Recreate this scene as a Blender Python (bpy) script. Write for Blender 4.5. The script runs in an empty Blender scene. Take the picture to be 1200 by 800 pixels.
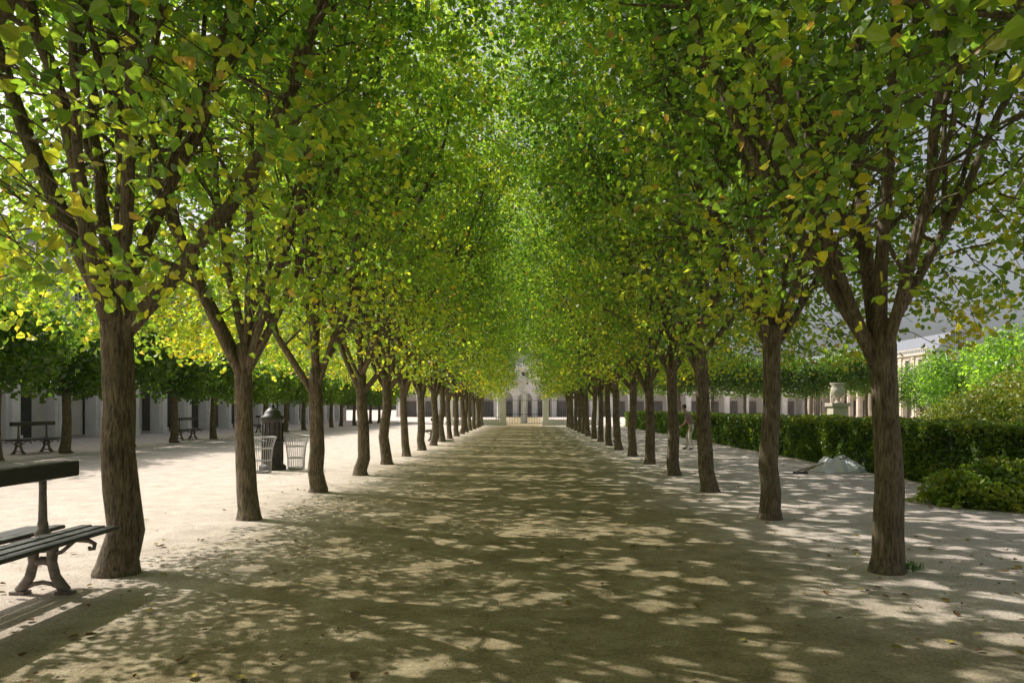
import bpy, math, numpy as np
from mathutils import Vector, noise
sc = bpy.context.scene
R = np.random.default_rng(7)
SUN = np.array([-0.9,0.45,1.0])
SP = 3.5   # tree spacing along the rows

# ---------------------------------------------------------------- helpers
def nodes_mat(name):
    m = bpy.data.materials.new(name); m.use_nodes = True
    nt = m.node_tree; nt.nodes.clear()
    return m, nt, nt.nodes, nt.links
def ramp(n, fac, stops, L):
    r = n.new('ShaderNodeValToRGB'); cr = r.color_ramp
    while len(cr.elements) < len(stops): cr.elements.new(0.5)
    for e, (p, c) in zip(cr.elements, stops):
        e.position = p; e.color = (c[0], c[1], c[2], 1)
    L.new(fac, r.inputs[0]); return r.outputs[0]
def noise_n(n, L, vec, scale, detail=3, rough=0.55):
    x = n.new('ShaderNodeTexNoise'); x.inputs['Scale'].default_value = scale
    x.inputs['Detail'].default_value = detail; x.inputs['Roughness'].default_value = rough
    L.new(vec, x.inputs['Vector']); return x.outputs[0]
def simple(name, c1, c2, scale=8, rough=0.7, bump=0.1, metallic=0, stretch=(1,1,1), bscale=None, bdist=0.02):
    m, nt, n, L = nodes_mat(name)
    o = n.new('ShaderNodeOutputMaterial'); p = n.new('ShaderNodeBsdfPrincipled')
    tc = n.new('ShaderNodeTexCoord'); mp = n.new('ShaderNodeMapping')
    mp.inputs['Scale'].default_value = stretch
    L.new(tc.outputs['Object'], mp.inputs[0])
    f = noise_n(n, L, mp.outputs[0], scale)
    c = ramp(n, f, [(0.3, c1), (0.7, c2)], L)
    L.new(c, p.inputs['Base Color']); p.inputs['Roughness'].default_value = rough
    p.inputs['Metallic'].default_value = metallic
    if bump>0:
        b = n.new('ShaderNodeBump'); b.inputs['Strength'].default_value = bump; b.inputs['Distance'].default_value = bdist
        f2 = noise_n(n, L, mp.outputs[0], bscale or scale*4)
        L.new(f2, b.inputs['Height']); L.new(b.outputs[0], p.inputs['Normal'])
    L.new(p.outputs[0], o.inputs[0]); return m

class QM:
    def __init__(s): s.V=[];s.F=[];s.M=[];s.S=[];s.C=[];s.n=0
    def add(s, V, F, mat=0, smooth=False, col=None):
        V=np.asarray(V,float).reshape(-1,3); F=np.asarray(F,int).reshape(-1,4)
        s.V.append(V); s.F.append(F+s.n); s.M.append(np.full(len(F),mat)); s.S.append(np.full(len(F),smooth))
        if col is None: col=np.ones((len(V),3))*0.5
        s.C.append(col); s.n+=len(V)
    def box(s,a,b,mat=0):
        x0,y0,z0=a;x1,y1,z1=b
        V=[(x0,y0,z0),(x1,y0,z0),(x1,y1,z0),(x0,y1,z0),(x0,y0,z1),(x1,y0,z1),(x1,y1,z1),(x0,y1,z1)]
        s.add(V,[(0,3,2,1),(4,5,6,7),(0,1,5,4),(1,2,6,5),(2,3,7,6),(3,0,4,7)],mat)
    def tube(s,P,r,seg=8,mat=0,sx=1.0,cap=True,ridge=0,rng=None,closed=False):
        P=np.asarray(P,float); k=len(P); r=np.broadcast_to(np.asarray(r,float),(k,)).copy()
        if cap:
            P=np.vstack([P[:1],P,P[-1:]]); r=np.concatenate([[1e-4],r,[1e-4]]); k+=2
        T=np.gradient(P,axis=0) if not cap else np.vstack([[P[2]-P[1]],np.gradient(P[1:-1],axis=0),[P[-2]-P[-3]]])
        T/=np.linalg.norm(T,axis=1)[:,None]+1e-9
        ref=np.array([0,1.,0]) if abs(T[:,1]).mean()<0.8 else np.array([1.,0,0])
        A=np.cross(ref,T); A/=np.linalg.norm(A,axis=1)[:,None]+1e-9; B=np.cross(T,A)
        a=np.linspace(0,2*np.pi,seg,endpoint=False)
        rr=np.ones((k,seg))
        if ridge and rng is not None:
            base=rng.normal(size=seg)*ridge
            rr=1+base[None,:]+rng.normal(size=(k,seg))*ridge*0.35
        V=P[:,None,:]+r[:,None,None]*rr[:,:,None]*(np.cos(a)[None,:,None]*A[:,None,:]*sx+np.sin(a)[None,:,None]*B[:,None,:])
        i=np.arange(k-1)[:,None]*seg; j=np.arange(seg)[None,:]; j2=(j+1)%seg
        F=np.stack([i+j,i+j2,i+seg+j2,i+seg+j],-1).reshape(-1,4)
        s.add(V.reshape(-1,3),F,mat,True)
    def lathe(s,prof,c=(0,0,0),seg=24,mat=0):
        a=np.linspace(0,2*np.pi,seg,endpoint=False); k=len(prof)
        V=np.array([[(c[0]+r*math.cos(t),c[1]+r*math.sin(t),c[2]+z) for t in a] for r,z in prof]).reshape(-1,3)
        i=np.arange(k-1)[:,None]*seg; j=np.arange(seg)[None,:]; j2=(j+1)%seg
        s.add(V,np.stack([i+j,i+j2,i+seg+j2,i+seg+j],-1).reshape(-1,4),mat,True)
    def mesh(s,name,mats):
        V=np.vstack(s.V);F=np.vstack(s.F);M=np.concatenate(s.M);S=np.concatenate(s.S);C=np.vstack(s.C)
        me=bpy.data.meshes.new(name)
        me.vertices.add(len(V)); me.vertices.foreach_set('co',V.astype(np.float32).ravel())
        me.loops.add(F.size); me.loops.foreach_set('vertex_index',F.astype(np.int32).ravel())
        me.polygons.add(len(F)); me.polygons.foreach_set('loop_start',(np.arange(len(F))*4).astype(np.int32))
        me.polygons.foreach_set('material_index',M.astype(np.int32)); me.polygons.foreach_set('use_smooth',S.astype(bool))
        at=me.color_attributes.new('col','FLOAT_COLOR','POINT')
        at.data.foreach_set('color',np.hstack([C,np.ones((len(C),1))]).astype(np.float32).ravel())
        me.update(calc_edges=True); me.validate()
        for m in mats: me.materials.append(m)
        return me
def obj(name,me,loc=(0,0,0),rz=0,scale=(1,1,1),parent=None,tilt=(0,0)):
    o=bpy.data.objects.new(name,me); sc.collection.objects.link(o)
    o.location=loc;o.rotation_euler=(tilt[0],tilt[1],rz);o.scale=scale
    if parent: o.parent=parent
    return o
def norm(v): return v/(np.linalg.norm(v,axis=-1,keepdims=True)+1e-9)
def leaves(q,c,size,col,rng,mat=1,upb=0.5,droop=0.5,lod=False):
    n=len(c)
    nn=rng.normal(size=(n,3)); nn[:,2]+=upb; nn=norm(nn)
    d=rng.normal(size=(n,3)); d[:,2]=d[:,2]*0.6-droop; d-=nn*(d*nn).sum(1)[:,None]; d=norm(d)
    sd=np.cross(nn,d)
    wid=rng.uniform(0.75,1.1,n)[:,None]
    lift=rng.uniform(0.02,0.26,n)[:,None]
    sz=size[:,None]
    if lod:
        loc=[(0,-0.05,0),(0.45,0.42,1),(0,1.1,-0.3),(-0.45,0.42,1)]
        V=np.stack([c+sz*(x*wid*sd+(y-0.5)*d+z*lift*nn) for x,y,z in loc],1)
        F=np.arange(n)[:,None]*4+np.array([[0,1,2,3]])
        q.add(V.reshape(-1,3),F,mat,False,np.repeat(col,4,0));return
    loc=[(0,0,0),(0.46,0.22,1),(0.36,0.72,1),(0,1.12,-0.5),(-0.36,0.72,1),(-0.46,0.22,1)]
    V=np.stack([c+sz*(x*wid*sd+(y-0.5)*d+z*lift*nn) for x,y,z in loc],1)
    b=np.arange(n)[:,None]*6
    F=np.stack([b+np.array([[0,1,2,3]]),b+np.array([[0,3,4,5]])],1).reshape(-1,4)
    q.add(V.reshape(-1,3),F,mat,False,np.repeat(col,6,0))

# ---------------------------------------------------------------- materials
def bark_mat(name,c1,c2,c3):
    m,nt,n,L=nodes_mat(name)
    o=n.new('ShaderNodeOutputMaterial');p=n.new('ShaderNodeBsdfPrincipled')
    tc=n.new('ShaderNodeTexCoord');mp=n.new('ShaderNodeMapping');mp.inputs['Scale'].default_value=(1,1,0.14)
    L.new(tc.outputs['Object'],mp.inputs[0])
    f=noise_n(n,L,mp.outputs[0],46,4,0.7); g=noise_n(n,L,tc.outputs['Object'],3.5,2)
    c=ramp(n,f,[(0.34,c1),(0.5,c2),(0.68,c3)],L)
    mx=n.new('ShaderNodeMix');mx.data_type='RGBA';mx.blend_type='MULTIPLY';mx.inputs[0].default_value=0.8
    g2=ramp(n,g,[(0.3,(0.6,0.66,0.55)),(0.7,(1.15,1.12,1.1))],L)
    L.new(c,mx.inputs[6]);L.new(g2,mx.inputs[7]);L.new(mx.outputs[2],p.inputs['Base Color'])
    p.inputs['Roughness'].default_value=0.9
    b=n.new('ShaderNodeBump');b.inputs['Strength'].default_value=1.0;b.inputs['Distance'].default_value=0.03
    L.new(f,b.inputs['Height']);L.new(b.outputs[0],p.inputs['Normal']);L.new(p.outputs[0],o.inputs[0]);return m
BARK=bark_mat('bark',(0.055,0.042,0.03),(0.185,0.142,0.095),(0.32,0.255,0.18))
def leaf_mat(name,trans=0.5,tb=2.0,rough=0.45,var=0.2,gl=0.06):
    m,nt,n,L=nodes_mat(name)
    o=n.new('ShaderNodeOutputMaterial');p=n.new('ShaderNodeBsdfDiffuse')
    at=n.new('ShaderNodeAttribute');at.attribute_name='col'
    oi=n.new('ShaderNodeObjectInfo')
    mr=n.new('ShaderNodeMapRange');mr.inputs[3].default_value=1-var;mr.inputs[4].default_value=1+var
    L.new(oi.outputs['Random'],mr.inputs[0])
    hs=n.new('ShaderNodeHueSaturation');L.new(mr.outputs[0],hs.inputs['Value']);L.new(at.outputs['Color'],hs.inputs['Color'])
    mr2=n.new('ShaderNodeMapRange');mr2.inputs[3].default_value=0.507;mr2.inputs[4].default_value=0.490
    L.new(oi.outputs['Random'],mr2.inputs[0]);L.new(mr2.outputs[0],hs.inputs['Hue'])
    L.new(hs.outputs[0],p.inputs['Color'])
    t=n.new('ShaderNodeBsdfTranslucent')
    mu=n.new('ShaderNodeMix');mu.data_type='RGBA';mu.blend_type='MULTIPLY';mu.inputs[0].default_value=1
    L.new(hs.outputs[0],mu.inputs[6]);mu.inputs[7].default_value=(tb*1.05,tb*1.05,tb*0.7,1)
    L.new(mu.outputs[2],t.inputs[0])
    ms=n.new('ShaderNodeMixShader');ms.inputs[0].default_value=trans
    L.new(p.outputs[0],ms.inputs[1]);L.new(t.outputs[0],ms.inputs[2])
    g=n.new('ShaderNodeBsdfGlossy');g.inputs['Roughness'].default_value=rough;g.inputs['Color'].default_value=(0.8,0.8,0.8,1)
    m2=n.new('ShaderNodeMixShader');m2.inputs[0].default_value=gl
    L.new(ms.outputs[0],m2.inputs[1]);L.new(g.outputs[0],m2.inputs[2]);L.new(m2.outputs[0],o.inputs[0]);return m
LEAF=leaf_mat('linden_leaf',0.6,4.8,0.42)
LEAFH=leaf_mat('hedge_leaf',0.3,2.2,0.45)
LITTER=leaf_mat('dry_leaf',0.1,1.0,0.8,gl=0.02)
STONE=simple('limestone',(0.40,0.35,0.27),(0.52,0.47,0.38),0.7,0.85,0)
STONEW=simple('pale_limestone',(0.68,0.66,0.60),(0.8,0.78,0.73),1.5,0.85,0)
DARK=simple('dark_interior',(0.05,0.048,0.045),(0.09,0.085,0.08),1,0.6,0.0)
DARKN=simple('brightened_doors',(0.2,0.19,0.17),(0.3,0.28,0.26),1,0.6,0.0)  # lighter copy of the dark doors, lifts the far facade by colour
GLASS=simple('window_glass',(0.06,0.065,0.07),(0.1,0.11,0.12),1,0.12,0.0)
SLATE=simple('slate_roof',(0.13,0.14,0.16),(0.19,0.2,0.23),6,0.6,0)
IRON=simple('cast_iron_paint',(0.018,0.02,0.016),(0.05,0.045,0.035),14,0.5,0.25)
IRONB=simple('worn_iron',(0.13,0.11,0.095),(0.28,0.24,0.2),18,0.65,0.3)
SLAT=simple('painted_wood_slat',(0.022,0.024,0.02),(0.06,0.058,0.048),9,0.45,0.3,stretch=(6,0.5,6))
WIRE=simple('galvanised_wire',(0.35,0.35,0.34),(0.5,0.5,0.48),12,0.4,0.1,metallic=0.3)
TARP=simple('white_canvas',(0.84,0.85,0.86),(0.92,0.92,0.92),5,0.7,0.3)
WOOD=simple('tool_wood',(0.25,0.17,0.1),(0.35,0.25,0.15),9,0.6,0.1)

# ---------------------------------------------------------------- ground
def ground_mat():
    m,nt,n,L=nodes_mat('sand_ground')
    o=n.new('ShaderNodeOutputMaterial');p=n.new('ShaderNodeBsdfDiffuse')
    tc=n.new('ShaderNodeTexCoord');v=tc.outputs['Object']
    f1=noise_n(n,L,v,0.35,3,0.6); f2=noise_n(n,L,v,2.2,5,0.8); f3=noise_n(n,L,v,45,3,0.75)
    sx=n.new('ShaderNodeSeparateXYZ');L.new(v,sx.inputs[0])
    def math_(op,a,b=None,c=None):
        k=n.new('ShaderNodeMath');k.operation=op
        for i,x in enumerate((a,b,c)):
            if x is None: continue
            if isinstance(x,(int,float)): k.inputs[i].default_value=x
            else: L.new(x,k.inputs[i])
        return k.outputs[0]
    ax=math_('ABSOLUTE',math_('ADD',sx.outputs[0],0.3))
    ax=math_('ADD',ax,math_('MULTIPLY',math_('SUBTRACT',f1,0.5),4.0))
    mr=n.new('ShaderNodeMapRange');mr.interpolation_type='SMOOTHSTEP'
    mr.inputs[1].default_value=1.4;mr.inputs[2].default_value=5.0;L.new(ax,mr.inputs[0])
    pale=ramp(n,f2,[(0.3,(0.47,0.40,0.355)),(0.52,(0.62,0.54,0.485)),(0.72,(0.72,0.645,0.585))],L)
    dark=ramp(n,f2,[(0.3,(0.185,0.148,0.085)),(0.52,(0.325,0.268,0.165)),(0.72,(0.45,0.385,0.26))],L)  # packed-earth centre, darkened further to deepen the shade under the trees
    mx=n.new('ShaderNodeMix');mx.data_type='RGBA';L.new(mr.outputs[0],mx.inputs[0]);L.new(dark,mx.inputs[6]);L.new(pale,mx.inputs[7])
    gr=ramp(n,f3,[(0.32,(0.5,0.5,0.5)),(0.5,(1,1,1)),(0.7,(1.2,1.18,1.15))],L)
    m2=n.new('ShaderNodeMix');m2.data_type='RGBA';m2.blend_type='MULTIPLY';m2.inputs[0].default_value=0.9
    L.new(mx.outputs[2],m2.inputs[6]);L.new(gr,m2.inputs[7]);L.new(m2.outputs[2],p.inputs['Color'])
    hh=math_('ADD',math_('MULTIPLY',f3,0.35),math_('MULTIPLY',f2,1.0))
    b=n.new('ShaderNodeBump');b.inputs['Strength'].default_value=0.7;b.inputs['Distance'].default_value=0.05
    L.new(hh,b.inputs['Height']);L.new(b.outputs[0],p.inputs['Normal']);L.new(p.outputs[0],o.inputs[0]);return m
q=QM();q.add([(-600,-600,0),(600,-600,0),(600,600,0),(-600,600,0)],[(0,1,2,3)])
obj('ground',q.mesh('ground',[ground_mat()]))
LAWNM=simple('lawn_grass',(0.05,0.09,0.02),(0.10,0.15,0.04),3,0.9,0.6)
q=QM();q.add([(10.2,8,0.006),(36,8,0.006),(36,66,0.006),(10.2,66,0.006)],[(0,1,2,3)])
obj('garden_lawn',q.mesh('lawn',[LAWNM]))

# ---------------------------------------------------------------- trees
PAL=np.array([[0.04,0.08,0.012],[0.072,0.127,0.014],[0.122,0.172,0.016],[0.20,0.205,0.018],[0.31,0.26,0.022],[0.24,0.145,0.035]])
def bez(p0,p1,p2,k,rng,w):
    t=np.linspace(0,1,k)[:,None]
    P=(1-t)**2*p0+2*t*(1-t)*p1+t*t*p2
    wig=np.cumsum(rng.normal(size=(k,3))*w,axis=0); wig-=wig[0]
    return P+wig*np.sin(np.pi*np.clip(t*0.6,0,1))
# invented sun-fleck pattern, cut through leaves along the sun direction, shared by neighbouring crowns
hr=np.random.default_rng(77);PER=2*SP;W0,W1=-5.0,14.0
GW=int((W1-W0)/0.02);GH=int(PER/0.02)
HOLE=np.zeros((GW,GH),bool)
def dens(x): return np.interp(x,[-5,-3.2,-1.5,-0.3,4,9,14],[0.4,0.3,0.6,2.2,2.6,2.2,1.5])
gxs=(np.arange(GW)+0.5)*0.02+W0;gys=(np.arange(GH)+0.5)*0.02
for _ in range(1150):
    x=hr.uniform(W0,W1)
    if hr.uniform()>dens(x)/3.2: continue
    y=hr.uniform(0,PER);big=hr.uniform()**2.0
    for _b in range(hr.integers(1,3)):
        cx=x+hr.normal()*0.08;cy=y+hr.normal()*0.08;rx=0.055+0.08*big*hr.uniform(0.5,1.3);ry=0.055+0.08*big*hr.uniform(0.5,1.3)
        dy=np.abs(gys-cy);dy=np.minimum(dy,PER-dy)
        HOLE|=(((gxs-cx)[:,None]/rx)**2+(dy[None,:]/ry)**2)<1
def shift_or(A,k):
    B=A.copy()
    for dx in range(-k,k+1):
        for dy in range(-k,k+1):
            if dx*dx+dy*dy<=k*k: B|=np.roll(np.roll(A,dx,0),dy,1)
    return B
HB=shift_or(HOLE,2)
YL0=7.18;YR0=7.25;XL=-3.97;XR=3.53
def in_hole(pos,side,par):
    if side=='L': wx=XL+pos[:,0];wy=YL0+par*SP+pos[:,1]
    else: wx=XR-pos[:,0];wy=YR0+par*SP-pos[:,1]
    gx=wx-SUN[0]*pos[:,2];gy=wy-SUN[1]*pos[:,2]
    ix=((gx-W0)/0.02).astype(int);iy=(np.mod(gy,PER)/0.02).astype(int)%GH
    ok=(ix>=0)&(ix<GW);r=np.zeros(len(pos),bool);r[ok]=HB[ix[ok],iy[ok]];return r
def hw_out(z): return np.interp(z,[2.3,3,4,6,9,11.5],[1.7,2.5,3.0,3.1,2.8,2.0])
def make_tree(seed,name,side,par,nper=42,trunk=0.135,nlow=100,lod=False):
    if lod: hw_in=lambda z: np.interp(z,[2.3,3,4,5.5,7,9,11.5],[2.1,3.0,3.5,3.75,3.85,3.85,3.85])
    else: hw_in=lambda z: np.interp(z,[2.3,3,4,5.5,7,9,11.5],[1.2,1.9,2.6,3.2,3.6,3.8,3.8])
    rng=np.random.default_rng(seed);q=QM()
    if side=='R': trunk*=0.93
    zt=2.1+rng.uniform(-0.05,0.3)+(0.15 if side=='R' else 0)
    zz=np.array([-0.06,0.0,0.06,0.16,0.4,0.8,1.2,1.6,zt,zt+0.25])
    rr=np.array([1.5,1.42,1.27,1.15,1.08,1.03,0.97,0.92,0.92,0.82])*trunk*rng.uniform(0.93,1.08)
    off=np.cumsum(rng.normal(size=(len(zz),2))*0.026,0)
    P=np.column_stack([off[:,0],off[:,1],zz]);P[:4,:2]*=0.3
    q.tube(P,rr,10 if lod else 20,0,ridge=0.035,rng=rng)
    top=P[-1]
    limbs=[]
    az_=[(rng.uniform(-0.35,0.35),1.0),(rng.uniform(0.5,1.1),0.8),(rng.uniform(-1.1,-0.5),0.8),(rng.uniform(1.6,2.4),0.8),(rng.uniform(-2.4,-1.6),0.8),(rng.uniform(2.8,3.5),0.95),(rng.uniform(0,6.28),0.12)]
    for i,(a,sp_) in enumerate(az_):
        spread=sp_*rng.uniform(0.8,1.08)
        dx=math.cos(a)*3.35*spread;dy=math.sin(a)*1.9*spread
        ze=rng.uniform(9.0,10.9) if spread<0.86 else rng.uniform(7.8,10.0)
        st=top-np.array([0,0,rng.uniform(0.0,0.6)])
        end=np.array([top[0]+dx,top[1]+dy,ze])
        ct=st+np.array([dx*0.6,dy*0.6,(ze-st[2])*rng.uniform(0.32,0.48)])
        r0=rng.uniform(0.05,0.085)*(trunk/0.137)**0.7
        L_=bez(st,ct,end,18,rng,0.045);rad=r0*np.linspace(1,0.15,18)**0.85
        q.tube(L_,rad,6 if lod else 10,0,ridge=0.03,rng=rng);limbs.append((L_,rad,1))
        for _ in range(rng.integers(1,3)):
            i0=rng.integers(2,8);s=L_[i0];r1=rad[i0]*0.72
            a2=a+rng.uniform(-1.3,1.3)
            e2=s+np.array([math.cos(a2)*rng.uniform(0.8,1.9),math.sin(a2)*rng.uniform(0.5,1.2),(ze-s[2])*rng.uniform(0.6,0.95)])
            c2=s+(e2-s)*np.array([0.6,0.6,0.35])
            L2=bez(s,c2,e2,14,rng,0.04);ra2=r1*np.linspace(1,0.16,14)**0.85
            q.tube(L2,ra2,5 if lod else 8,0);limbs.append((L2,ra2,0))
    cl=[]
    for L_,rad,main in limbs:
        k=len(L_)-1
        for t in np.arange(0.16 if main else 0.25,0.99,0.075):
            i=t*k;i0=int(i);p=L_[i0]+(L_[min(i0+1,k)]-L_[i0])*(i-i0)
            a=rng.uniform(0,6.283);ln=rng.uniform(0.8,1.9)*(1-0.35*t)
            out=np.array([math.cos(a)+0.45*np.sign(p[0]),math.sin(a),0.0]);out/=np.linalg.norm(out)
            el=rng.uniform(0.3,1.15)
            e=p+ln*np.array([out[0]*math.cos(el),out[1]*math.cos(el)*0.8,math.sin(el)])
            if t<0.3: e[2]-=rng.uniform(0,0.5)
            c=(p+e)/2+np.array([0,0,-0.08+0.12*rng.normal()])
            Bq=bez(p,c,e,7,rng,0.03);r1=min(rad[i0]*0.5,0.026)
            q.tube(Bq[::2] if lod else Bq,r1*np.linspace(1,0.25,4 if lod else 7),3 if lod else 5,0,cap=False)
            cl.append(Bq[-1])
            if rng.uniform()<0.5: cl.append(Bq[4])
            for _ in range(2):
                j=rng.integers(2,7);s=Bq[j];d=rng.normal(size=3);d[2]=abs(d[2])*0.5;d=d/np.linalg.norm(d)*rng.uniform(0.35,0.9)
                T_=bez(s,s+d*0.5+np.array([0,0,0.05]),s+d+np.array([0,0,-0.08]),4,rng,0.015)
                if not lod: q.tube(T_,0.007*np.linspace(1,0.4,4),3,0,cap=False)
                if rng.uniform()<0.65: cl.append(T_[-1])
    cl=np.array(cl)
    n=2200;z=rng.uniform(3.4,11.3,n);x=rng.uniform(-3.2,3.9,n);y=rng.uniform(-1.95,1.95,n)
    w=np.where(x>0,hw_in(z),hw_out(z));u=np.abs(x)/w
    acc=(0.02+0.18*np.clip((z-5.5)/3,0,1))*np.where(x>0.5,1.1,1.0)+0.13*(u>0.72)*(z>5)*(x>0)+0.42*(x<-1.5)*(z<6.5)*(u<1)
    if side=='R': acc=acc-0.25*(x<-1.5)*(z<6.5)
    k_=(u<1)&(rng.uniform(0,1,n)<acc)
    cl=np.vstack([cl,np.column_stack([x,y,z])[k_]])
    w=np.where(cl[:,0]>0,hw_in(cl[:,2]),hw_out(cl[:,2]))
    cl=cl[(np.abs(cl[:,0])<w*1.03)&(cl[:,2]>2.3)&(cl[:,2]<11.5)&(np.abs(cl[:,1])<2.4)]
    low=[]
    for _ in range(nlow):
        z=rng.uniform(2.4,4.8);s=1 if rng.uniform()<0.36 else -1
        w_=(hw_in if s>0 else hw_out)(z)
        x=s*w_*rng.uniform(0.45,1.0);y=rng.uniform(-1.9,1.9);e=np.array([x,y,z])
        st=np.array([x*0.6,y*0.6,z+rng.uniform(0.2,0.6)])
        if not lod: q.tube(bez(st,(st+e)/2+np.array([0,0,0.12]),e,5,rng,0.02),0.008*np.linspace(1,0.4,5),3,0,cap=False)
        low.append(e)
        if rng.uniform()<0.6: low.append((st+e)/2)
    cl=np.vstack([cl,np.array(low)])
    m=len(cl)
    dn=np.where(cl[:,2]<5.0,0.66,1.12)
    cnt=rng.poisson(nper*(0.45 if lod else 1)*dn*rng.uniform(0.4,1.6,m),m)+1
    cc=np.repeat(cl,cnt,0);N=len(cc)
    pos=cc+rng.normal(size=(N,3))*np.array([0.2,0.2,0.14])
    w=np.where(pos[:,0]>0,hw_in(pos[:,2]),hw_out(pos[:,2]))
    ok=(pos[:,2]>2.15)&(np.abs(pos[:,0])<w+0.35)
    ok&=~((np.abs(pos[:,0])<0.9)&(pos[:,2]<4.8)&(rng.uniform(0,1,N)<0.82))
    ok&=~in_hole(pos,side,par)
    tone=rng.uniform(0,1,m);yel=np.clip((5.0-cl[:,2])/2.8,0,1)*(1.15 if side=='L' else 0.95)
    idx=np.repeat(tone,cnt)*2.4+np.repeat(yel,cnt)*rng.uniform(0.2,1.9,N)+rng.normal(size=N)*0.4
    odd=rng.uniform(0,1,N)<0.012;idx[odd]=5
    idx=np.clip(idx,0,4.99);i0=idx.astype(int);f=(idx-i0)[:,None]
    col=PAL[i0]*(1-f)+PAL[np.minimum(i0+1,5)]*f
    col*=rng.uniform(0.7,1.25,(N,1))
    leaves(q,pos[ok],(rng.uniform(0.056,0.098,N)*(1.45 if lod else 1))[ok],col[ok],rng,1,0.45,0.5,lod)
    return q.mesh(name,[BARK,LEAF])
sd=10
LIB={}
for side in 'LR':
    for par in (0,1):
        for v in (0,1):
            sd+=11
            LIB[(side,par,v,0)]=make_tree(sd,'linden_%s%d%d'%(side,par,v),side,par)
            LIB[(side,par,v,1)]=make_tree(sd,'linden_far_%s%d%d'%(side,par,v),side,par,lod=True)
BIG=make_tree(101,'linden_big','L',0,trunk=0.16)
for i in range(-4,18):
    y=YL0+SP*i
    me=BIG if i==0 else LIB[('L',i%2,(i//2)%2,0 if -5<y<22 else 1)]
    obj('linden_tree',me,(XL,y,0),0,tilt=(R.normal()*0.008,R.normal()*0.008))
for i in range(-4,17):
    y=YR0+SP*i
    obj('linden_tree',LIB[('R',i%2,(i//2+i%2)%2,0 if -1<y<22 else 1)],(XR,y,0),math.pi,tilt=(R.normal()*0.008,R.normal()*0.008))

def make_low(seed,name,zb=2.3,zt=4.9,hw=1.5,hy=1.6,ncl=300,ls=0.19,br=0.8,rnd=0):
    rng=np.random.default_rng(seed);q=QM()
    zz=np.array([-0.05,0.1,0.4,1.2,2.2,2.7]);rr=np.array([0.24,0.2,0.17,0.15,0.14,0.11])*0.9
    P=np.column_stack([rng.normal(size=6)*0.02,rng.normal(size=6)*0.02,zz]);q.tube(P,rr,10,0)
    for i in range(7):
        a=i*0.9+rng.uniform(0,0.4);e=np.array([math.cos(a)*1.1,math.sin(a)*1.1,zt-0.6])
        q.tube(bez(P[-2],(P[-2]+e)/2+np.array([0,0,0.3]),e,7,rng,0.03),0.06*np.linspace(1,0.2,7),6,0)
    c=np.column_stack([rng.uniform(-hw,hw,ncl*2),rng.uniform(-hy,hy,ncl*2),rng.uniform(zb,zt,ncl*2)])
    uu=np.abs(c[:,0]/hw)**3+np.abs(c[:,1]/hy)**3+np.abs((c[:,2]-(zb+zt)/2)/((zt-zb)/2))**3
    c=c[uu<1.25][:ncl];ncl=len(c)
    cnt=rng.poisson(14,ncl);cc=np.repeat(c,cnt,0);N=len(cc)
    pos=cc+rng.normal(size=(N,3))*0.25
    idx=np.clip(np.repeat(rng.uniform(0,1.6,ncl),cnt)+rng.normal(size=N)*0.3,0,3.9);i0=idx.astype(int);f=(idx-i0)[:,None]
    col=(PAL[i0]*(1-f)+PAL[i0+1]*f)*br
    leaves(q,pos,rng.uniform(0.8,1.2,N)*ls,col,rng,1,0.5,0.4,True)
    return q.mesh(name,[BARK,LEAF])
LOW=[make_low(s,'clipped_tree_mesh_%d'%s,br=0.72) for s in (3,4)]
for k in range(20):
    obj('clipped_tree',LOW[k%2],(-16.2+R.normal()*0.1,11+3.9*k+R.normal()*0.1,0),math.pi*((k*3)%2),(1.08,1.08,1+0.06*R.normal()))
for k in range(9):
    obj('clipped_tree',LOW[k%2],(9.5+3.3*k+R.normal()*0.1,78+R.normal()*0.5,0),math.pi*(k%2),(1.25,1.2,1.5+0.1*R.normal()))
for k in range(2):
    obj('clipped_tree',LOW[k%2],(-9.5-3.3*k,78,0),math.pi*(k%2),(1.25,1.2,1.5))
GT=make_low(9,'garden_tree_mesh',1.4,4.6,1.9,1.9,340,0.17,1.15)
for x,y,s in [(25,33,1.2),(29,42,1.35),(24.5,29,0.9),(33,50,1.4),(36,62,1.4),(22,27,0.8),(40,75,1.3)]:
    obj('garden_tree',GT,(x,y,0),R.uniform(0,6),(s,s,s))

# ---------------------------------------------------------------- shrubs / hedge
def blob_leaves(q,c,r,n,ls,palr,rng,bright=1.0,shell=0.6):
    d=norm(rng.normal(size=(n,3)));d[:,2]=np.abs(d[:,2])*1.0-0.15
    lump=np.array([0.75+0.5*noise.noise(Vector((v[0]*2.3+c[0],v[1]*2.3+c[1],v[2]*2.3))) for v in d])
    rad=(shell+(1-shell)*rng.uniform(0,1,n))*(0.6+0.6*lump)
    pos=np.array(c)+d*rad[:,None]*np.array(r);pos[:,2]=np.maximum(pos[:,2],0.03)
    idx=np.clip(rng.uniform(palr[0],palr[1],n)+(lump-0.75)*2,0,4.9);i0=idx.astype(int);f=(idx-i0)[:,None]
    col=(PAL[i0]*(1-f)+PAL[np.minimum(i0+1,5)]*f)*bright*rng.uniform(0.7,1.25,(n,1))
    leaves(q,pos,rng.uniform(0.7,1.3,n)*ls,col,rng,1,0.6,0.1)
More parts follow.
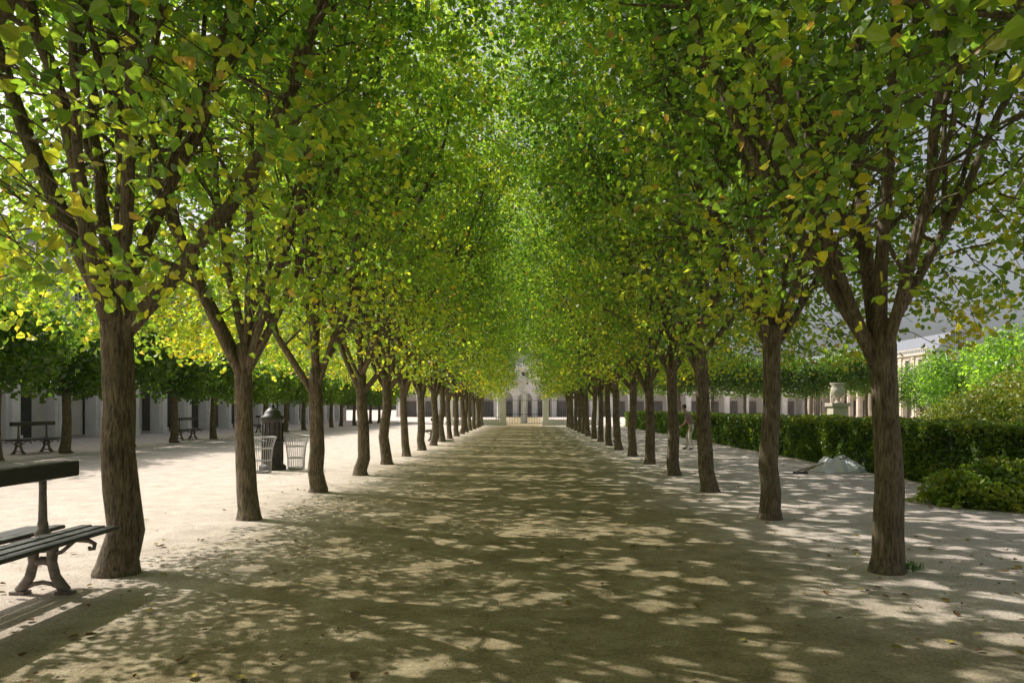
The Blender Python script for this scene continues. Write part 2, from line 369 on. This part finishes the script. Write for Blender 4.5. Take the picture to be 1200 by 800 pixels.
def shrub(name,loc,r,n,ls,palr,bright,seed):
    rng=np.random.default_rng(seed);q=QM()
    for i in range(9):
        a=rng.uniform(0,6.28);e=np.array([math.cos(a)*r[0]*0.6,math.sin(a)*r[1]*0.6,r[2]*rng.uniform(0.5,0.9)])
        q.tube(bez(np.array([0,0,0.]),e*np.array([0.3,0.3,0.6]),e,6,rng,0.02),0.025*np.linspace(1,0.3,6),5,0)
    blob_leaves(q,(0,0,r[2]*0.15),r,n,ls,palr,rng,bright)
    return obj(name,q.mesh(name,[BARK,LEAFH]),loc)
shrub('garden_bush',(7.9,12.3,0),(1.25,0.95,0.72),9000,0.07,(1.0,2.8),1.8,5)
for i,(x,y,rx,rz) in enumerate([(13.6,21,1.6,2.3),(17.5,26,2.1,3.2),(14.9,24.5,1.1,2.1),(21,31,2.4,3.6),(19,33,1.6,2.1),(12.8,18,1.3,1.7),(25,37,2.4,3.2),(15,31,0.9,1.3),(18,44,1.2,1.3)]):
    shrub('flowering_shrub',(x,y,0),(rx,rx,rz),4500,0.10,(1.5,3.2),1.15,60+i)
def hedge():
    rng=np.random.default_rng(9);q=QM()
    x0,x1,y0,y1,h=8.5,9.9,10.5,64,1.3
    q.box((x0+0.09,y0+0.09,0),(x1-0.09,y1-0.09,h-0.09),0)
    def add(n,ya,yb,ls):
        y=rng.uniform(ya,yb,n)
        side=rng.uniform(0,1,n)
        fx=side<0.5;tp=(side>=0.5)&(side<0.9)
        x=np.where(fx,x0,np.where(tp,rng.uniform(x0,x1,n),x1));z=np.where(tp,h,rng.uniform(0.02,h,n))
        nz=np.array([noise.noise(Vector((a*1.3,b*1.3,c*1.8))) for a,b,c in zip(x,y,z)])
        dd=rng.uniform(-0.1,0.03,n)+nz*0.12
        x=x+np.where(fx,-dd,np.where(tp,0,dd));z=z+np.where(tp,dd,0)
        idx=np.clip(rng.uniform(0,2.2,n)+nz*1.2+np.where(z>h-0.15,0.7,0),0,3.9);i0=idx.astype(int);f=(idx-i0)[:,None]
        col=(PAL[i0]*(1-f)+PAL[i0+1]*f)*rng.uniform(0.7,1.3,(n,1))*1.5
        leaves(q,np.column_stack([x,y,np.maximum(z,0.02)]),rng.uniform(0.7,1.3,n)*ls,col,rng,1,0.5,0.1)
    add(30000,y0,24,0.06);add(20000,24,64,0.10)
    return q.mesh('hedge',[simple('hedge_core',(0.012,0.02,0.008),(0.03,0.045,0.015),9,0.9,0),LEAFH])
obj('clipped_hedge',hedge())
def weeds(name,loc,n,r,seed):
    rng=np.random.default_rng(seed);q=QM();V=[];F=[]
    for i in range(n):
        a=rng.uniform(0,6.28);p=np.array([rng.normal()*r,rng.normal()*r,0]);h=rng.uniform(0.03,0.10);d=np.array([math.cos(a),math.sin(a),0])
        s=np.array([-d[1],d[0],0])*0.006;b=len(V)
        V+= [p-s,p+s,p+s*0.7+d*h*0.3+[0,0,h*0.7],p-s*0.7+d*h*0.3+[0,0,h*0.7]];F.append((b,b+1,b+2,b+3))
        V+= [V[b+3],V[b+2],p+d*h*0.7+[0,0,h]+s*0.1,p+d*h*0.7+[0,0,h]-s*0.1];F.append((b+4,b+5,b+6,b+7))
    q.add(V,F,0,False,np.tile([[0.09,0.16,0.03]],(len(V),1)));obj(name,q.mesh(name,[LEAFH]),loc)
weeds('grass_tuft',(3.8,7.4,0),120,0.07,1)

def litter():
    rng=np.random.default_rng(12);q=QM()
    n=1900;y=rng.uniform(1.5,9,n);y[1000:]=rng.uniform(9,40,n-1000);x=rng.uniform(-6.5,8.5,n)
    k=rng.uniform(0,1,n)<0.4;side=np.where(rng.uniform(0,1,n)<0.4,-3.6,3.9);x[k]=side[k]+rng.normal(size=k.sum())*1.1
    pal=np.array([[0.20,0.11,0.04],[0.28,0.2,0.05],[0.42,0.33,0.06],[0.14,0.08,0.04],[0.30,0.26,0.06]])
    col=pal[rng.integers(0,5,n)]*rng.uniform(0.7,1.2,(n,1))
    s=0.016+0.06*rng.uniform(0,1,n)**2
    c=np.column_stack([x,y,0.008+s*0.12])
    nn=rng.normal(size=(n,3))*0.22;nn[:,2]=1;nn=norm(nn)
    a=rng.uniform(0,6.28,n);d=np.column_stack([np.cos(a),np.sin(a),np.zeros(n)]);d=norm(d-nn*(d*nn).sum(1)[:,None]);sd=np.cross(nn,d)
    loc=[(0,0,0),(0.42,0.22,1),(0.34,0.72,1),(0,1.1,0.2),(-0.34,0.72,1),(-0.42,0.22,1)]
    li=rng.uniform(0.03,0.25,n)[:,None]
    V=np.stack([c+s[:,None]*(X*sd+(Y-0.5)*d+Z*li*nn) for X,Y,Z in loc],1)
    b=np.arange(n)[:,None]*6
    F=np.stack([b+np.array([[0,1,2,3]]),b+np.array([[0,3,4,5]])],1).reshape(-1,4)
    V[:,:,2]=np.maximum(V[:,:,2],0.004)
    q.add(V.reshape(-1,3),F,0,False,np.repeat(col,6,0));return q.mesh('fallen_leaves',[LITTER])
obj('fallen_leaves',litter())

# ---------------------------------------------------------------- benches
def bench_mesh():
    q=QM();L0,L1=-1.15,1.15
    def slat(xa,xb,za,zb):
        r=0.008
        prof=[(xa+r,za),(xb-r,za),(xb,za+r),(xb,zb-r),(xb-r,zb),(xa+r,zb),(xa,zb-r),(xa,za+r)]
        V=[]
        for yy in (L0,L0+0.006,L1-0.006,L1):
            sh=0.75 if yy in(L0,L1) else 1
            for x,z in prof:
                mx,mz=(xa+xb)/2,(za+zb)/2
                V.append((mx+(x-mx)*(1 if sh==1 else 0.96),yy,mz+(z-mz)*sh))
        F=[]
        for k in range(3):
            for j in range(8):F.append((k*8+j,k*8+(j+1)%8,k*8+8+(j+1)%8,k*8+8+j))
        for k in (0,24):F+=[(k,k+1,k+2,k+3),(k,k+3,k+4,k+7),(k+4,k+5,k+6,k+7)]
        q.add(V,F,0)
    for sgn in (1,-1):
        for i in range(3):
            a=0.07+i*0.125
            xs=sorted((sgn*a,sgn*(a+0.108)));slat(xs[0],xs[1],0.495-0.006*i,0.53-0.006*i)
    slat(0.028,0.055,0.98,1.12);slat(-0.055,-0.028,0.98,1.12)
    for y in (-0.78,0.72):
        q.tube([(0,y,0.36),(0,y,0.6),(0,y,0.85),(0,y,1.1)],[0.045,0.036,0.03,0.03],10,1)
        q.lathe([(0.001,0),(0.06,0),(0.065,0.03),(0.045,0.06),(0.04,0.12)],(0,y,0.5),12,1)
        for sgn in (1,-1):
            q.tube([(0.02*sgn,y,0.47),(0.085*sgn,y,0.38),(0.08*sgn,y,0.27),(0.11*sgn,y,0.15),(0.17*sgn,y,0.06),(0.21*sgn,y,0.03)],[0.045,0.048,0.04,0.042,0.046,0.038],10,1)
            q.tube([(0.0,y,0.29),(0.05*sgn,y,0.27),(0.085*sgn,y,0.24)],[0.04,0.03,0.024],8,1)
            q.box((min(0.13*sgn,0.26*sgn),y-0.05,0.0),(max(0.13*sgn,0.26*sgn),y+0.05,0.028),1)
            q.tube([(0.0,y,0.44),(0.12*sgn,y,0.465),(0.28*sgn,y,0.468),(0.40*sgn,y,0.458),(0.45*sgn,y,0.43),(0.44*sgn,y,0.39),(0.405*sgn,y,0.385),(0.40*sgn,y,0.41)],[0.03,0.026,0.022,0.02,0.019,0.018,0.016,0.013],8,1)
            q.tube([(0.06*sgn,y,0.34),(0.16*sgn,y,0.36),(0.27*sgn,y,0.45)],[0.024,0.018,0.015],8,1)
        q.tube([(-0.16,y,0.05),(-0.08,y,0.085),(0,y,0.10),(0.08,y,0.085),(0.16,y,0.05)],0.02,8,1)
    return q.mesh('park_bench',[SLAT,IRONB])
BM=bench_mesh()
obj('park_bench',BM,(-4.17,5.68,0),0.0)
for x,y,r in [(-17.6,26.5,0),(-17.4,38,0),(-4.6,36.8,0.05),(-17.4,49,0)]:
    obj('park_bench',BM,(x,y,0),r)

# ---------------------------------------------------------------- bins + column
q=QM()
q.lathe([(0.34,0),(0.34,0.1),(0.28,0.14),(0.26,0.2),(0.25,1.22),(0.28,1.26),(0.3,1.32),(0.3,1.38),(0.22,1.42),(0.2,1.5),(0.12,1.58),(0.05,1.62),(0.06,1.67),(0.001,1.72)],(0,0,0),24,0)
for a in np.linspace(0,6.283,13)[:-1]:
    q.tube([(0.262*math.cos(a),0.262*math.sin(a),0.2),(0.258*math.cos(a),0.258*math.sin(a),1.22)],0.014,6,0)
q.lathe([(0.27,0.7),(0.29,0.72),(0.29,0.76),(0.27,0.78)],(0,0,0),24,0)
obj('iron_litter_column',q.mesh('column',[IRON]),(-6.6,19.3,0))
q=QM()
for a in np.linspace(0,6.283,29)[:-1]:
    c,s=math.cos(a),math.sin(a)
    q.tube([(0.21*c,0.21*s,0.03),(0.22*c,0.22*s,0.3),(0.26*c,0.26*s,0.65),(0.34*c,0.34*s,0.88)],0.006,5,0,cap=False)
for r,z in ((0.21,0.03),(0.22,0.3),(0.255,0.6),(0.34,0.88)):
    t=np.linspace(0,6.283,25);q.tube(np.column_stack([r*np.cos(t),r*np.sin(t),np.full(25,z)]),0.012,6,0,cap=False)
q.lathe([(0.001,0.03),(0.2,0.03),(0.2,0.05)],(0,0,0),20,0)
bm_=q.mesh('wire_bin',[WIRE])
obj('wire_litter_bin',bm_,(-6.55,18.4,0));obj('wire_litter_bin',bm_,(-6.05,19.5,0))

# ---------------------------------------------------------------- buildings
def facade(nb,name,h2=8.9):
    q=QM();B=3.5;pw=0.95;rad=(B-pw)/2;sp=3.2;top=5.3;D=0.6
    for i in range(nb):
        u0=i*B;cx=u0+B/2
        q.box((u0-pw/2,0,0),(u0+pw/2,D,sp),0)
        q.box((u0-0.28,-0.14,0.35),(u0+0.28,-0.003,h2-0.5),0)
        q.box((u0-0.36,-0.2,0),(u0+0.36,-0.003,0.35),0);q.box((u0-0.36,-0.2,h2-0.5),(u0+0.36,-0.003,h2-0.2),0)
        a=np.linspace(math.pi,0,13)
        ax=cx+rad*np.cos(a);az=sp+rad*np.sin(a)
        V=[];F=[]
        for x,z in zip(ax,az):V+=[(x,0,z),(x,0,top),(x,D,z)]
        for k in range(12):F+=[(k*3,k*3+3,k*3+4,k*3+1),(k*3,k*3+2,k*3+5,k*3+3)]
        q.add(V,F,0)
        q.add([(u0-pw/2,0,sp),(u0+pw/2,0,sp),(u0+pw/2,0,top),(u0-pw/2,0,top)],[(0,1,2,3)],0)
        wx0,wx1,wz0,wz1=cx-0.62,cx+0.62,5.9,8.2
        q.add([(u0,0,top),(wx0,0,top),(wx0,0,h2),(u0,0,h2)],[(0,1,2,3)],0)
        q.add([(wx1,0,top),(u0+B,0,top),(u0+B,0,h2),(wx1,0,h2)],[(0,1,2,3)],0)
        q.add([(wx0,0,top),(wx1,0,top),(wx1,0,wz0),(wx0,0,wz0)],[(0,1,2,3)],0)
        q.add([(wx0,0,wz1),(wx1,0,wz1),(wx1,0,h2),(wx0,0,h2)],[(0,1,2,3)],0)
        for A_,B_ in (((wx0,0,wz0),(wx0,0,wz1)),((wx1,0,wz1),(wx1,0,wz0)),((wx0,0,wz1),(wx1,0,wz1)),((wx1,0,wz0),(wx0,0,wz0))):
            q.add([A_,B_,(B_[0],0.25,B_[2]),(A_[0],0.25,A_[2])],[(0,1,2,3)],0)
        q.add([(wx0,0.25,wz0),(wx1,0.25,wz0),(wx1,0.25,wz1),(wx0,0.25,wz1)],[(0,1,2,3)],2)
        q.box((cx-0.03,0.2,wz0),(cx+0.03,0.247,wz1),3)
        for zz in (6.6,7.4):q.box((wx0,0.21,zz),(cx-0.032,0.247,zz+0.05),3);q.box((cx+0.032,0.21,zz),(wx1,0.247,zz+0.05),3)
        q.box((wx0-0.15,-0.08,wz0-0.14),(wx1+0.15,-0.003,wz0-0.003),0);q.box((wx0-0.2,-0.12,wz1+0.12),(wx1+0.2,-0.003,wz1+0.26),0)
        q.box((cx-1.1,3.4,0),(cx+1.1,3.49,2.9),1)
        for k in range(7):
            xx=u0+0.25+k*0.5;q.lathe([(0.05,0),(0.09,0.15),(0.045,0.35),(0.07,0.45)],(xx,0.1,h2+0.3),6,0)
    L_=nb*B
    q.box((-0.6,3.5,0),(L_,3.8,top),0)
    q.box((-0.6,D+0.002,4.9),(L_,3.49,5.1),0)
    q.box((-0.6,-0.22,top-0.22),(L_,-0.142,top),0)
    q.box((-0.6,-0.35,h2),(L_,0.6,h2+0.28),0);q.box((-0.6,-0.02,h2+0.76),(L_,0.25,h2+0.9),0)
    q.add([(-0.6,0.8,h2+0.25),(L_,0.8,h2+0.25),(L_,3.5,h2+3.0),(-0.6,3.5,h2+3.0)],[(0,1,2,3)],4)
    q.add([(-0.6,3.5,h2+3.0),(L_,3.5,h2+3.0),(L_,8,h2+3.0),(-0.6,8,h2+3.0)],[(0,1,2,3)],4)
    q.box((-0.7,0.05,0),(-0.602,8,h2+0.2),0);q.box((L_+0.002,0.05,0),(L_+0.1,8,h2+0.2),0)
    return q.mesh(name,[STONE,DARK,GLASS,STONEW,SLATE])
fw=facade(30,'arcade_w',8.6);fw.materials[0]=STONEW  # paler stone makes up in colour for the shade on this facade
obj('arcade_building',fw,(-23.5,-8,0),math.pi/2)
fe=facade(30,'arcade_e')
obj('arcade_building',fe,(54,205,0),-math.pi/2)
fa=facade(21,'arcade_n');fa.materials[0]=STONEW;fa.materials[1]=DARKN  # paler stone and doors put brightness into this shaded facade's colour
obj('arcade_building',fa,(-23,135,0),0)

# ---------------------------------------------------------------- gate
q=QM()
for x in (-7.2,-4.6,-2.2,1.8,4.2,6.8):
    q.box((x-0.35,-0.35,0),(x+0.35,0.35,0.4),0);q.box((x-0.28,-0.28,0.4),(x+0.28,0.28,2.7),0);q.box((x-0.38,-0.38,2.7),(x+0.38,0.38,2.9),0)
    q.lathe([(0.08,0),(0.2,0.12),(0.24,0.3),(0.16,0.45),(0.08,0.52),(0.001,0.62)],(x,0,2.9),14,0)
for a,b in ((-6.9,-4.9),(-4.3,-2.5),(2.1,3.9),(4.5,6.5)):
    q.box((a,-0.2,0),(b,0.2,0.55),0)
    for x in np.arange(a+0.08,b,0.16):q.tube([(x,0,0.55),(x,0,2.55)],0.014,5,1)
    q.box((a,-0.02,2.3),(b,0.02,2.34),1);q.box((a,-0.02,0.75),(b,0.02,0.79),1)
for a,b in ((-1.9,-0.25),(-0.15,1.5)):
    for x in np.arange(a,b,0.15):
        h=2.5+0.5*(1-abs((x+0.2)/1.8));q.tube([(x,0.0,0.08),(x,0,h)],0.013,5,1)
    q.box((a,-0.02,1.0),(b,0.02,1.05),1);q.box((a,-0.02,2.3),(b,0.02,2.34),1)
obj('garden_gate',q.mesh('gate',[STONEW,IRON]),(0,69.5,0))
q=QM()
for s in (-1,1):
    q.box((s*1.35-0.35,-0.5,0),(s*1.35+0.35,0.5,3.4),0);q.lathe([(0.2,0),(0.17,0.1),(0.15,2.9),(0.22,3.1)],(s*1.35,-0.72,0.1),14,0)
a=np.linspace(math.pi,0,15);V=[];F=[]
for t in a:
    x,z=1.0*math.cos(t),3.0+1.0*math.sin(t);V+=[(x,-0.45,z),(x*1.7,-0.45,4.4),(x,0.45,z)]
for k in range(14):F+=[(k*3,k*3+3,k*3+4,k*3+1),(k*3,k*3+2,k*3+5,k*3+3)]
q.add(V,F,0);q.box((-1.95,-0.85,4.4),(1.95,0.6,4.7),0)
q.add([(-1.95,-0.8,4.7),(1.95,-0.8,4.7),(0.0,-0.8,5.6),(0,-0.8,5.6)],[(0,1,2,3)],0)
q.add([(-1.95,-0.8,4.7),(0,-0.8,5.6),(0,0.55,5.6),(-1.95,0.55,4.7)],[(0,1,2,3)],0)
q.add([(1.95,-0.8,4.7),(0,-0.8,5.6),(0,0.55,5.6),(1.95,0.55,4.7)],[(0,1,2,3)],0)
obj('stone_portal',q.mesh('portal',[STONEW]),(-1.6,80,0))

q=QM()
q.box((-0.55,-0.55,0),(0.55,0.55,0.3),0);q.box((-0.42,-0.42,0.3),(0.42,0.42,1.7),0);q.box((-0.52,-0.52,1.7),(0.52,0.52,1.9),0)
q.lathe([(0.22,0),(0.1,0.12),(0.12,0.22),(0.34,0.5),(0.38,0.8),(0.3,0.95),(0.42,1.08),(0.42,1.12),(0.001,1.12)],(0,0,1.9),20,0)
obj('stone_urn',q.mesh('urn',[STONE]),(17.6,42,0))

rng=np.random.default_rng(3);nx,ny=46,34;q=QM();V=[]
for j in range(ny):
    for i in range(nx):
        u=i/(nx-1)*2-1;v=j/(ny-1)*2-1;x=u*0.66;y=v*0.45
        e=max(0,1-(abs(u)**2.5+abs(v)**2.5))**0.6
        f=noise.noise(Vector((x*2.8,y*2.8,0.3)))*0.9+0.62
        rdg=1-abs(noise.noise(Vector((x*7,y*7,2))))*2
        V.append((x+0.12*noise.noise(Vector((x*4,y*4,9))),y+0.12*noise.noise(Vector((x*4,y*4,5))),0.01+e*(0.34*f+0.16*rdg)))
F=[(j*nx+i,j*nx+i+1,(j+1)*nx+i+1,(j+1)*nx+i) for j in range(ny-1) for i in range(nx-1)]
q.add(V,F,0,False)
q.tube([(-1.3,-0.35,0.02),(-0.3,0.0,0.3)],0.018,8,1);q.tube([(-1.15,0.1,0.02),(0.1,-0.2,0.38)],0.016,8,1)
q.box((-1.5,-0.5,0.0),(-1.22,-0.3,0.05),2)
obj('crumpled_canvas_sack',q.mesh('tarp',[TARP,WOOD,IRON]),(7.95,18.8,0),0.2)

# ---------------------------------------------------------------- person (gardener, leaning forward)
def person(loc,rz):
    J={'pel':(0,0,0.93),'sp':(0.06,0,1.12),'ch':(0.16,0,1.33),'nk':(0.24,0,1.47),'hb':(0.28,0,1.55),
       'lh':(0,0.1,0.88),'lk':(0.08,0.12,0.48),'la':(-0.06,0.12,0.09),'lt':(0.10,0.13,0.03),
       'rh':(0,-0.1,0.88),'rk':(0.2,-0.12,0.50),'ra':(0.2,-0.12,0.09),'rt':(0.35,-0.13,0.03),
       'ls':(0.18,0.19,1.38),'le':(0.2,0.25,1.1),'lw':(0.38,0.22,0.92),'lf':(0.45,0.21,0.86),
       'rs':(0.18,-0.19,1.38),'re':(0.18,-0.26,1.1),'rw':(0.36,-0.22,0.95),'rf':(0.43,-0.21,0.9)}
    rad={'pel':0.15,'sp':0.135,'ch':0.16,'nk':0.06,'hb':0.055,'lh':0.1,'lk':0.065,'la':0.045,'lt':0.04,'rh':0.1,'rk':0.065,'ra':0.045,'rt':0.04,
         'ls':0.07,'le':0.048,'lw':0.032,'lf':0.03,'rs':0.07,'re':0.048,'rw':0.032,'rf':0.03}
    E=[('pel','sp'),('sp','ch'),('ch','nk'),('nk','hb'),('pel','lh'),('lh','lk'),('lk','la'),('la','lt'),('pel','rh'),('rh','rk'),('rk','ra'),('ra','rt'),
       ('ch','ls'),('ls','le'),('le','lw'),('lw','lf'),('ch','rs'),('rs','re'),('re','rw'),('rw','rf')]
    K=list(J);me=bpy.data.meshes.new('sk');me.from_pydata([J[k] for k in K],[(K.index(a),K.index(b)) for a,b in E],[])
    o=bpy.data.objects.new('body_tmp',me);sc.collection.objects.link(o)
    o.modifiers.new('s','SKIN')
    for i,k in enumerate(K):
        me.skin_vertices[0].data[i].radius=(rad[k],rad[k]);me.skin_vertices[0].data[i].use_root=(i==0)
    o.modifiers.new('u','SUBSURF').levels=2
    dg=bpy.context.evaluated_depsgraph_get();em=bpy.data.meshes.new_from_object(o.evaluated_get(dg));bpy.data.objects.remove(o)
    mats=[simple('shirt',(0.26,0.17,0.13),(0.34,0.24,0.18),8,0.9,0.3),simple('trousers',(0.55,0.5,0.4),(0.65,0.6,0.5),8,0.9,0.3),simple('skin',(0.38,0.22,0.15),(0.45,0.27,0.19),8,0.5,0.05),simple('shoe',(0.03,0.025,0.02),(0.06,0.05,0.04),8,0.5,0.1)]
    for m in mats:em.materials.append(m)
    for p in em.polygons:
        c=p.center;p.use_smooth=True
        arm=abs(c.y)>0.17 and c.z>0.7 and c.z<1.16
        p.material_index=3 if c.z<0.09 else (2 if arm or c.z>1.46 else (1 if c.z<0.97 else 0))
    root=bpy.data.objects.new('gardener_person',None);sc.collection.objects.link(root);root.location=loc;root.rotation_euler=(0,0,rz)
    obj('body',em,parent=root)
    q=QM()
    a=np.linspace(0,math.pi,11)
    prof=[(0.078*math.sin(t)*(1.0 if t<1.6 else 0.92)+1e-4,-0.115*math.cos(t)) for t in a]
    q.lathe(prof,(0.30,0,1.62),18,0)
    q.tube([(0.37,0,1.63),(0.40,0,1.605),(0.375,0,1.595)],[0.01,0.014,0.01],6,0)
    for s in (-1,1):
        q.tube([(0.3,s*0.076,1.64),(0.295,s*0.09,1.62),(0.3,s*0.078,1.6)],[0.012,0.014,0.01],6,0)
        q.lathe([(0.001,-0.01),(0.01,0),(0.001,0.01)],(0.37,s*0.03,1.645),8,2)
    q.tube([(0.373,-0.025,1.575),(0.38,0,1.572),(0.373,0.025,1.575)],0.006,6,2)
    q.lathe([(0.001,0.125),(0.05,0.11),(0.08,0.06),(0.088,0.02),(0.082,-0.03)],(0.285,0,1.63),18,1)
    obj('head',q.mesh('head',[mats[2],simple('hair',(0.04,0.03,0.02),(0.09,0.07,0.05),30,0.8,0.4),DARK]),parent=root)
    q=QM()
    for s in (-1,1):
        f=J['lf'] if s>0 else J['rf']
        for k in range(4):
            y=f[1]+(k-1.5)*0.018;ln=[0.07,0.08,0.078,0.06][k]
            q.tube([(f[0],y,f[2]),(f[0]+ln*0.5,y,f[2]-ln*0.35),(f[0]+ln*0.6,y,f[2]-ln*0.9)],[0.009,0.009,0.007],6,0)
        q.tube([(f[0]-0.02,f[1]-s*0.025,f[2]),(f[0]+0.03,f[1]-s*0.045,f[2]-0.02),(f[0]+0.05,f[1]-s*0.04,f[2]-0.045)],[0.011,0.01,0.008],6,0)
    obj('hands',q.mesh('hands',[mats[2]]),parent=root)
person((6.35,28.5,0),math.pi*0.9)

# ---------------------------------------------------------------- light
sv=Vector(SUN).normalized()
el=math.asin(sv.z);az=math.atan2(sv.x,sv.y)
w=bpy.data.worlds.new("World");sc.world=w;w.use_nodes=True
nt=w.node_tree;bg=nt.nodes['Background'];sky=nt.nodes.new('ShaderNodeTexSky');sky.sky_type='NISHITA';sky.sun_disc=False
sky.sun_elevation=el;sky.sun_rotation=az;sky.dust_density=6.0;sky.air_density=1.0;sky.ozone_density=0.6
hs=nt.nodes.new('ShaderNodeHueSaturation');hs.inputs['Saturation'].default_value=0.4;hs.inputs['Value'].default_value=1.4
nt.links.new(sky.outputs[0],hs.inputs['Color']);nt.links.new(hs.outputs[0],bg.inputs[0]);bg.inputs[1].default_value=0.115
ld=bpy.data.lights.new('sun','SUN');ld.energy=5.0;ld.angle=math.radians(0.4);ld.color=(1,0.95,0.86)
lo=bpy.data.objects.new('sun',ld);sc.collection.objects.link(lo);lo.rotation_euler=(-sv).to_track_quat('-Z','Y').to_euler();lo.location=(-30,15,40)
sc.view_settings.view_transform='Standard';sc.view_settings.look='None';sc.view_settings.exposure=0
cd=bpy.data.cameras.new('camera');cam=bpy.data.objects.new('camera',cd);sc.collection.objects.link(cam)
cam.location=(0,0,1.6);cam.rotation_euler=(math.radians(90),0,0)
cd.lens=26.1;cd.sensor_width=36;cd.shift_x=-17/1200;cd.shift_y=78/1200;cd.clip_end=2000;cd.clip_start=0.05
sc.camera=cam
